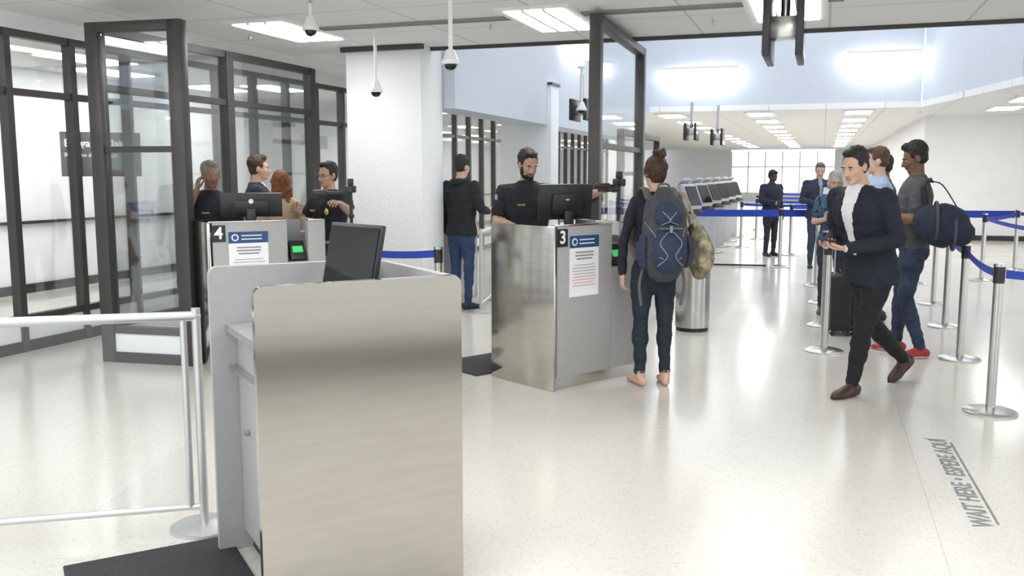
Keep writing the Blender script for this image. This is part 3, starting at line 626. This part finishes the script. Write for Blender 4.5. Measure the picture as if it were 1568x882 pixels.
def backpack():
    mats=dict(bp=mat('backpack_fabric',(.05,.052,.062),.85,nscale=40,namt=.2,bump=.3,bscale=150),bp2=mat('backpack_panel',(.024,.034,.070),.8,nscale=40,namt=.2),strap=mat('backpack_strap',(.12,.11,.10),.8,nscale=30,namt=.1),cord=mat('backpack_cord',(.20,.24,.31),.6))
    b=MB()
    b.loft([(0,-.245,.90),(0,-.255,.98),(0,-.25,1.12),(0,-.235,1.28),(0,-.22,1.40),(0,-.215,1.46)],[(.13,.085),(.165,.115),(.17,.115),(.16,.105),(.135,.09),(.07,.05)],'bp',n=28)
    b.loft([(0,-.345,.93),(0,-.365,1.02),(0,-.355,1.12),(0,-.335,1.20)],[(.09,.035),(.125,.05),(.12,.05),(.08,.03)],'bp2',n=20)
    b.loft([(0,-.325,1.24),(0,-.335,1.30),(0,-.305,1.38)],[(.09,.025),(.105,.035),(.07,.03)],'bp2',n=20)
    for s_ in(-1,1):
        b.loft([(s_*.16,-.25,.95),(s_*.175,-.25,1.05),(s_*.16,-.25,1.15)],[(.03,.06),(.04,.075),(.02,.06)],'bp2',n=14)
        b.loft([(s_*.10,-.16,1.42),(s_*.105,-.09,1.487),(s_*.11,.0,1.485),(s_*.115,.10,1.41),(s_*.125,.135,1.27),(s_*.15,.09,1.12),(s_*.165,-.06,1.0),(s_*.15,-.16,.97)],[(.028,.008)]*8,'strap',n=10,xdir=(1,0,0))
        b.loft([(s_*.155,-.27,1.25),(s_*.10,-.36,1.15),(s_*.125,-.36,1.05),(s_*.06,-.415,1.0)],[.004]*4,'cord',n=6)
        b.loft([(s_*.02,-.388,1.19),(s_*.08,-.40,1.11),(s_*.03,-.417,1.02),(s_*.09,-.39,.95)],[.004]*4,'cord',n=6)
        b.loft([(s_*.05,-.36,1.33),(s_*.0,-.372,1.27),(s_*.06,-.36,1.24)],[.004]*3,'cord',n=6)
        b.loft([(s_*.14,-.20,.93),(s_*.17,-.20,.80),(s_*.15,-.19,.64)],[(.011,.003)]*3,'strap',n=8)
    b.loft([(-.04,-.19,1.46),(-.035,-.2,1.52),(.035,-.2,1.52),(.04,-.19,1.46)],[.008]*4,'strap',n=8)
    b.box((0,-.39,1.215),(.17,.012,.012),'strap'); b.box((0,-.395,1.21),(.02,.01,.05),'cord')
    b.obj('backpack',loc=(1.07,6.80,0),rz=rad(8),mats=mats)
    m2=dict(c=mat('camo_fabric',(.30,.26,.18),.9,nscale=16,namt=.75,bump=.3,bscale=60),strap=mats['strap'])
    b=MB(); b.loft([(.33,-.08,.86),(.335,-.08,.93),(.33,-.08,1.05),(.30,-.08,1.16),(.27,-.07,1.20)],[(.05,.09),(.085,.14),(.085,.14),(.06,.12),(.03,.08)],'c',n=24)
    for y in(-.14,.0): b.loft([(.29,y,1.17),(.25,y,1.30),(.19,y+.03,1.44),(.14,-.05,1.475)],[(.014,.005)]*4,'c',n=8)
    o=b.obj('camouflage_tote_bag',loc=(1.07,6.80,0),rz=rad(8),mats=m2)
    for v in o.data.vertices: v.co+=V((1,1,1))*noise.noise(v.co*14)*.012
backpack()
def hood(post,HX,ctr):
    pts=[V((.085*math.cos(a),-.03+.085*math.sin(a),1.475+.02*math.sin(a))) for a in [math.pi*.75+i*math.pi*1.5/10 for i in range(11)]]
    post.loft(pts,[(.03,.03)]*11,'top',n=12,sub=2,xdir=(0,0,1))
person('man_in_hoodie',(-.60,10.75),-35,H=1.80,coat=.014,hem=.86,hair='thick',hyaw=-5,hpitch=-12,voxel=.011,extras=hood,
  C=dict(skin=LIGHT,top=(.014,.015,.018),bottom=(.035,.065,.15),shoe=(.02,.03,.06),hair=(.02,.013,.01)),
  arms={'R':((.27,.02,1.16),(.20,.25,1.12),(-.2,.9,.1),(-1,0,0),(0,0,1),30)})
person('walking_man_in_suit',(2.74,6.66),118,H=1.82,coat=.016,hem=.80,hair='short',bulk=1.06,baggy=.004,hyaw=4,hpitch=-18,pel=(0,.12,-.015),sh=(0,.27,-.035),headoff=(0,.04,-.008),relabel=suitlab(.012,.068,.98,oy=.24),voxel=.008,
  C=dict(skin=LIGHT,top=(.011,.014,.025),bottom=(.008,.0085,.011),shoe=(.045,.016,.011),sole=(.03,.015,.01),hair=(.015,.012,.01),shirt=(.75,.75,.77),shirtcollar=True),
  arms={'R':((.26,.19,1.10),(.10,.46,1.05),(-.75,.6,0),(0,.0,1),(.4,.8,0),30),'L':((-.26,.19,1.10),(-.11,.48,1.04),(.75,.6,0),(0,0,1),(-.4,.8,0),30)},
  legs={'L':((-.085,.27,.49),(-.075,.345,.09),4,0),'R':((.085,.0,.47),(.08,-.36,.17),-4,-34)})
b=MB(); b.box((0,0,0),(.10,.13,.010),'black',bev=.002,rot=Matrix.Rotation(rad(10),3,'X')); b.obj('passport',loc=(2.74-.883*.56,6.66-.469*.56,1.13),rz=rad(118))
person('man_with_duffel_bag',(3.53,7.97),72,H=1.86,sleeve='short',hair='thick',hyaw=5,hpitch=-18,voxel=.008,baggy=.004,
  C=dict(skin=BROWN,top=(.065,.065,.072),bottom=(.022,.034,.066),bota=.55,shoe=(.35,.02,.03),sole=(.5,.5,.5),hair=(.010,.008,.007)),
  arms={'R':((.24,.03,1.15),(.10,.29,1.17),(-.5,.8,.2),(-.3,0,1),(.4,.8,0),30),'L':((-.24,.03,1.14),(-.09,.30,1.17),(.5,.8,.2),(.3,0,1),(-.4,.8,0),30)},
  legs={'L':((-.12,.05,.49),(-.15,-.08,.085),22,0),'R':((.11,.06,.49),(.13,.08,.085),-10,0)})
b=MB(); mats=dict(n=mat('duffel_navy',(.014,.020,.045),.8,nscale=20,namt=.25,bump=.4,bscale=60),s=mat('duffel_strap',(.01,.012,.02),.8),g=mat('duffel_trim',(.06,.06,.075),.6))
b.loft([(-.33,-.34,1.10),(-.33,-.27,1.14),(-.32,-.13,1.19),(-.31,-.04,1.23)],[(.09,.11),(.13,.175),(.13,.18),(.08,.12)],'n',n=24,xdir=(1,0,0))
b.loft([(-.33,-.30,1.30),(-.26,-.18,1.50),(-.13,-.11,1.535),(-.02,-.10,1.54),(.06,.02,1.55),(.10,.10,1.47)],[(.02,.005)]*6,'s',xdir=(1,0,0),n=8)
b.loft([(-.32,-.05,1.35),(-.27,-.03,1.49),(-.18,-.05,1.54),(-.10,-.10,1.56)],[(.02,.005)]*4,'s',xdir=(0,1,0),n=8)
for y,z in((-.27,1.14),(-.13,1.19)): b.loft([V((-.325+.138*math.cos(a),y,z+.182*math.sin(a))) for a in [i*math.pi/8 for i in range(17)]],[(.012,.004)]*17,'g',xdir=(0,1,0),n=6,sub=1)
b.obj('duffel_bag',loc=(3.53,7.97,0),rz=rad(72),mats=mats)
b=MB(); b.box((0,0,0),(.075,.15,.009),'black',bev=.003,rot=Matrix.Rotation(rad(20),3,'X')); b.obj('smartphone',loc=(3.53-.951*.43,7.97+.309*.43,1.31),rz=rad(72))
person('man_in_blue_shirt',(3.62,9.02),75,H=1.85,bulk=1.05,hair='short',hyaw=-5,hpitch=-8,voxel=.010,
  C=dict(skin=LIGHT,top=(.36,.46,.62),bottom=(.02,.022,.03),shoe=(.015,.015,.015),hair=(.08,.045,.028)),
  arms={'L':((-.27,.0,1.14),(-.25,.12,.93),(0,.3,-1),(1,0,0),(0,1,0),45)})
person('man_in_queue',(4.05,9.95),70,H=1.80,hair='short',hyaw=-5,hpitch=-6,voxel=.012,
  C=dict(skin=BROWN,top=(.03,.032,.04),bottom=(.03,.035,.05),shoe=(.015,.015,.015),hair=(.012,.01,.01)))
person('elderly_woman',(3.66,10.35),165,H=1.62,female=True,bulk=1.08,hair='medium',hyaw=5,hpitch=-8,voxel=.011,glasses=True,sleeve='short',
  C=dict(skin=LIGHT,top=(.04,.09,.16),topn=28,topa=.95,bottom=(.03,.035,.05),shoe=(.05,.05,.05),hair=(.40,.37,.33)),
  arms={'R':((.23,.02,1.14),(.12,.24,1.18),(-.6,.6,.4),(-.3,-.3,.3),(.2,.4,1),30),'L':((-.23,.02,1.14),(-.12,.24,1.18),(.6,.6,.4),(.3,-.3,.3),(-.2,.4,1),30)})
person('man_in_navy_jacket',(5.2,15.45),172,H=1.77,bulk=1.05,coat=.014,hem=.84,hair='short',hpitch=-16,hyaw=-8,voxel=.013,
  C=dict(skin=LIGHT,top=(.03,.035,.06),bottom=(.04,.05,.08),shoe=(.02,.02,.02),hair=(.12,.10,.08),shirt=(.25,.3,.42)),relabel=suitlab(.01,.03,1.1),
  arms={'R':((.27,.03,1.14),(.10,.29,1.10),(-.6,.7,.2),(0,0,1),(.3,.8,0),30),'L':((-.28,.06,1.16),(-.15,.30,1.25),(.3,.7,.6),(.3,-.3,.6),(-.3,.8,0),30)})
b=MB(); b.box((-.06,.40,1.32),(.14,.01,.12),'paper',rot=Matrix.Rotation(rad(-30),3,'X')); b.obj('travel_document',loc=(5.2,15.45,0),rz=rad(172))
person('man_in_dark_jacket',(5.05,17.75),205,H=1.66,bulk=1.08,coat=.018,hem=.84,hair='short',hpitch=-22,hyaw=15,voxel=.013,
  C=dict(skin=DARK,top=(.018,.02,.035),bottom=(.02,.022,.03),shoe=(.015,.015,.015),hair=(.008,.007,.007)),
  arms={'R':((.28,.03,1.14),(.12,.28,1.10),(-.6,.7,.2),(0,0,1),(.3,.8,0),30)})
def suitcase(X,Y,rz,col,w=.36,d=.24,h=.56,hh=1.0):
    mats=dict(s=mat('suitcase_shell',col,.6,nscale=30,namt=.2,bump=.2,bscale=100)); b=MB()
    b.box((0,0,h/2+.05),(w,d,h),'s',bev=.03,seg=3); b.box((0,-d/2-.015,h*.42),(w*.8,.04,h*.5),'s',bev=.015); b.box((0,-d/2-.01,h*.85),(w*.8,.03,.12),'s',bev=.01)
    for sx in(-1,1):
        for sy in(-1,1): b.cyl((sx*w*.38-.012,sy*d*.36,.025),(sx*w*.38+.012,sy*d*.36,.025),.025,'black',n=14); b.box((sx*w*.38,sy*d*.36,.05),(.03,.03,.03),'black')
        b.cyl((sx*.09,d*.35,h),(sx*.09,d*.35,hh),.008,'steel2',n=10)
    b.loft([(-.1,d*.35,hh),(.1,d*.35,hh)],[.014,.014],'black',sub=1); b.loft([(-.06,0,h+.05),(-.05,0,h+.08),(.05,0,h+.08),(.06,0,h+.05)],[.01]*4,'black',n=8)
    b.obj('rolling_suitcase',loc=(X,Y,0),rz=rz,mats=mats)
suitcase(3.28,9.02,rad(80),(.012,.012,.014),d=.2); suitcase(3.66,9.62,rad(70),(.015,.015,.02),w=.32,d=.2,h=.5)
# ------------------------------------------------------------ world, camera
w=bpy.data.worlds.new('world'); SC.world=w; w.use_nodes=True
w.node_tree.nodes['Background'].inputs[0].default_value=(.92,.96,1,1); w.node_tree.nodes['Background'].inputs[1].default_value=1.5
cd=bpy.data.cameras.new('camera'); cam=bpy.data.objects.new('camera',cd); COL.objects.link(cam)
cam.location=(0,0,1.6); cam.rotation_euler=(rad(90-7.18),0,0); cd.sensor_width=36; cd.lens=31.9; cd.clip_end=200
SC.camera=cam
SC.view_settings.view_transform='Standard'
SC.view_settings.exposure=.38
